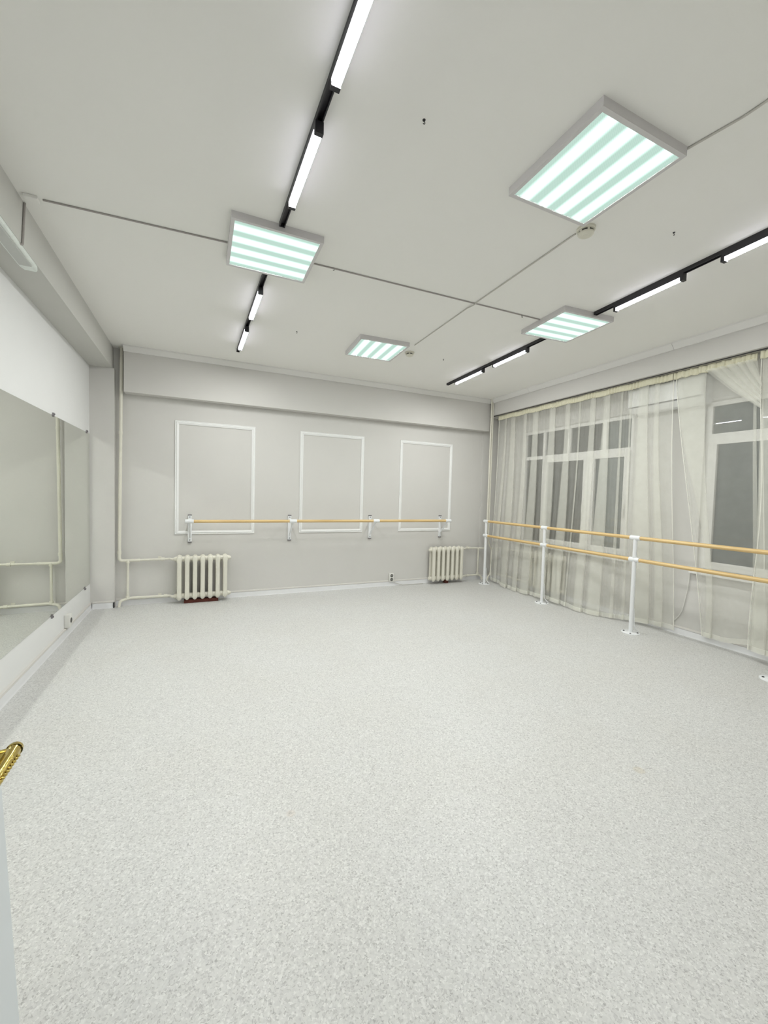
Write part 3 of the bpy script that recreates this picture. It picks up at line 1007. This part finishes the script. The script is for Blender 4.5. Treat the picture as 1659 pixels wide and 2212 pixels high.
def sheet(nu, nv, fn, name, material, parent):
    vs = [fn(i / nu, j / nv) for j in range(nv + 1) for i in range(nu + 1)]
    fs = [(j * (nu + 1) + i, j * (nu + 1) + i + 1, (j + 1) * (nu + 1) + i + 1, (j + 1) * (nu + 1) + i) for j in range(nv) for i in range(nu)]
    me = bpy.data.meshes.new(name)
    me.from_pydata(vs, [], fs)
    for pl in me.polygons: pl.use_smooth = True
    me.materials.append(M[material])
    return link(name, me, parent)


def smooth(t):
    t = max(0.0, min(1.0, t))
    return t * t * (3 - 2 * t)


def catmull(P, k):
    out = []
    for i in range(len(P) - 1):
        p0, p1, p2, p3 = P[max(0, i - 1)], P[i], P[i + 1], P[min(len(P) - 1, i + 2)]
        for j in range(k):
            t = j / k
            out.append(tuple(0.5 * (2 * b + (c - a) * t + (2 * a - 5 * b + 4 * c - d) * t * t + (3 * b - a - 3 * c + d) * t ** 3) for a, b, c, d in zip(p0, p1, p2, p3)))
    out.append(P[-1])
    return out


def curtain(label, x0, edge_far, edge_near, pleats, bill, zb, seed, wave=0.012, tape=None):
    """a hanging sheer with folded-over pleats. pleats: (centre y at top, centre y at foot, fold width top, fold width foot, depth).
    edge_far / edge_near give y of the two side edges at v (0 heading .. 1 foot); bill(y, v) pushes the cloth into the room."""
    R = random.Random(seed)
    oy = 0.5 * (edge_far(0) + edge_near(0))
    root = tag(empty('sheer_curtain', (x0, oy, 0.0)), label, 'curtain', 'sheer curtains on the window wall')
    ph = [R.uniform(0, 6.28) for _ in range(len(pleats) + 1)]
    NV, K = 26, 4
    rows = []
    for j in range(NV + 1):
        v = j / NV
        fl = smooth(v * 1.5)
        pts = [(0.0, edge_far(v))]
        prev = edge_far(v)
        for i, (ct, cb, wt, wb_, d) in enumerate(pleats):
            c = ct + (cb - ct) * smooth(v * 1.15)
            w = wt + (wb_ - wt) * fl
            dd = d * (0.45 + 0.55 * fl)
            a = c + w / 2 + 0.012
            wv = wave * (0.35 + 0.65 * fl)
            pts.append((wv * math.sin(ph[i]), prev + (a - prev) * 0.35))
            pts.append((wv * math.sin(ph[i] + 2.1), prev + (a - prev) * 0.70))
            pts += [(-0.4 * dd, c + w / 2 + 0.006), (-dd, c + w * 0.15), (-dd, c - w / 2), (-0.5 * dd, c - w / 2 - 0.007), (0.0, c - w * 0.42),
                    (0.0, c + w * 0.42), (0.5 * dd, c + w / 2 + 0.004), (dd, c + w * 0.40), (dd, c - w * 0.15), (0.4 * dd, c - w / 2 - 0.010)]
            prev = c - w / 2 - 0.010
        e2 = edge_near(v)
        pts.append((wave * math.sin(ph[-1]), prev + (e2 - prev) * 0.5))
        pts.append((0.0, e2))
        row = catmull(pts, K)
        zt0 = ZT - 0.042
        n = len(row)
        out = []
        for q, (x, y) in enumerate(row):
            g = 0.005 * math.sin(q * 1.9) * (1 - smooth(v * 5))
            out.append((x + g - bill(y, v), y - oy, zt0 + (zb(y) - zt0) * v))
        rows.append(out)
    n = len(rows[0])

    def grid(rws, name, material):
        vs = [p for r in rws for p in r]
        fs = [(j * n + i, j * n + i + 1, (j + 1) * n + i + 1, (j + 1) * n + i) for j in range(len(rws) - 1) for i in range(n - 1)]
        me = bpy.data.meshes.new(name)
        me.from_pydata(vs, [], fs)
        for pl in me.polygons: pl.use_smooth = True
        me.materials.append(M[material])
        return link(name, me, root)
    grid(rows, 'voile', 'sheer')
    last, up_ = rows[-1], rows[-2]
    hemtop = [tuple(a + (b - a) * 0.5 for a, b in zip(p, q)) for p, q in zip(last, up_)]
    grid([[(p[0] - 0.003, p[1], p[2]) for p in hemtop], [(p[0] - 0.003, p[1], p[2]) for p in last]], 'bottom_hem', 'sheer_hem')
    for col in (0, n - 1):
        MB().tube([(r[col][0] - 0.002, r[col][1], r[col][2]) for r in rows], 0.0038, 6).build('side_hem', 'hem_edge', root)
    ya, yb = tape or (edge_far(0), edge_near(0))
    nt_ = int(abs(yb - ya) / 0.0055)

    def tp(u, v):
        y = ya + (yb - ya) * u
        return (-0.012 - 0.009 * math.sin(u * nt_ * 0.9) * (0.6 + 0.4 * math.sin(u * 61)), y - oy, ZT + 0.012 - 0.066 * v - 0.004 * math.sin(u * 47))
    o_ = sheet(nt_, 3, tp, 'heading_tape', 'tape', root)
    md = o_.modifiers.new('thickness', 'SOLIDIFY')
    md.thickness = 0.006
    return root


def bill1(y, v):
    foot = 0.06 + 0.08 * smooth((5.3 - y) / 0.5) - 0.32 * smooth((3.65 - y) / 1.05)
    return foot * smooth(v * 1.05) * (0.35 + 0.65 * v)


PL1 = [(5.20, 5.25, 0.04, 0.08, 0.020), (5.03, 4.98, 0.10, 0.18, 0.036), (4.77, 4.71, 0.06, 0.10, 0.028), (4.56, 4.505, 0.10, 0.17, 0.036), (4.25, 4.21, 0.10, 0.18, 0.036),
       (3.99, 3.94, 0.07, 0.15, 0.032), (3.80, 3.775, 0.02, 0.02, 0.014), (3.61, 3.59, 0.07, 0.12, 0.030), (3.42, 3.40, 0.08, 0.14, 0.028), (3.23, 3.215, 0.02, 0.03, 0.016), (3.12, 3.105, 0.015, 0.02, 0.014),
       (2.975, 2.95, 0.10, 0.16, 0.028), (2.83, 2.78, 0.04, 0.07, 0.018)]
curtain('long cream sheer curtain in loose folds beside the back wall', 4.44, lambda v: 5.36, lambda v: 2.665 - 0.035 * v, PL1, bill1, lambda y: 0.022 + 0.012 * math.sin(y * 5), 5)
PL2 = [(2.50, 2.31, 0.24, 0.05, 0.016), (1.98, 1.95, 0.012, 0.03, 0.012)]
curtain('cream sheer curtain panel with its near top drawn aside', 4.445, lambda v: 2.645 - 0.285 * v, lambda v: 1.93 - 0.06 * v, PL2,
        lambda y, v: -0.17 * smooth(v), lambda y: 0.06 + 0.05 * smooth((2.2 - y) / 0.3), 12, tape=(2.66, 1.97))
PL3 = [(1.875, 1.84, 0.075, 0.085, 0.022), (1.78, 1.74, 0.07, 0.085, 0.026), (1.69, 1.64, 0.05, 0.08, 0.026), (1.58, 1.53, 0.05, 0.08, 0.026), (1.47, 1.41, 0.05, 0.09, 0.026), (1.35, 1.28, 0.05, 0.09, 0.026), (1.22, 1.15, 0.05, 0.08, 0.026)]
curtain('thick gathered sheer curtain at the right picture edge', 4.42, lambda v: 1.935 - 0.045 * math.sin(PI * min(1, v * 1.05)) ** 2 - 0.015 * v, lambda v: 1.05, PL3,
        lambda y, v: -0.05 * smooth(v), lambda y: 0.10 - 0.03 * smooth((2 - y) / 0.8), 23)

# swag of the drawn curtain: folds raking from the heading down to the gather point
e = tag(empty('curtain_swag', (4.42, 2.25, 2.4)), 'raking folds of sheer cloth pulled towards the right picture edge', 'curtain')
gy, gz = 1.985, 2.30


def strip(ya, yb, ga, gb, za, zb2, bulge, name):
    # one fold: from the heading (ya..yb) raking down to the gather point (ga..gb at heights za..zb2)
    def fn(u, v):
        y = (ya + (yb - ya) * u) * (1 - v) + (ga + (gb - ga) * u) * v
        z0 = ZT - 0.042
        z1 = za + (zb2 - za) * u
        z = z0 + (z1 - z0) * (0.86 * v + 0.14 * v * v) - 0.03 * math.sin(PI * v) * (1 - u)
        x = -0.020 - bulge * math.sin(PI * u) * (0.4 + 0.6 * math.sin(PI * min(1.0, v * 0.85 + 0.1))) - 0.03 * v
        return (x, y - 2.25, z - 2.4)
    sheet(8, 12, fn, name, 'sheer', e)


strip(2.36, 1.96, 1.895, 1.905, 2.22, 2.42, 0.004, 'voile')
for ya, yb, za in ((2.33, 2.255, 2.225), (2.255, 2.205, 2.265), (2.19, 2.12, 2.30), (2.11, 2.065, 2.345), (2.05, 1.99, 2.40)):
    strip(ya, yb, 1.895, 1.898, za, za + 0.036, 0.020, 'fold')
    strip(ya - 0.008, yb + 0.008, 1.897, 1.900, za + 0.005, za + 0.032, 0.010, 'fold')

# ------------------------------------------------------------------ door handle (brass lever on the open leaf)
hx = 0.0
d = door
hy, hz = 0.775 - (YF + 0.02), 0.978
sp = MB().box(hx, hx + 0.006, hy - 0.022, hy + 0.022, hz - 0.075, hz + 0.06).build('handle_plate', 'gold', d, bevel=0.003)
m = MB()
m.tube([(hx, hy, hz), (hx + 0.036, hy, hz + 0.002)], 0.0088, 12)
m.build('handle_neck', 'gold', d, smooth=True)
lvp = fillet([(hx + 0.034, hy + 0.004, hz + 0.003), (hx + 0.035, hy - 0.015, hz + 0.002), (hx + 0.034, hy - 0.078, hz - 0.003), (hx + 0.010, hy - 0.090, hz - 0.004)], 0.010)
lv = MB().tube(lvp, [0.0095] * len(lvp), 12).build('handle_lever', 'gold', d, smooth=True)
for k in range(9):
    MB().lathe([(0.0008, -0.0028), (0.0028, 0), (0.0008, 0.0028)], (hx + 0.0445, hy - 0.012 - k * 0.0075, hz + 0.002), 'x', 8).build('bead', 'gold', lv, smooth=True)
MB().lathe([(0.0, 0.004), (0.0100, 0.006), (0.0108, 0.0), (0.0, -0.003)], (hx + 0.034, hy + 0.006, hz + 0.003), 'y', 14).build('tip_cap', 'gold', lv, smooth=True)
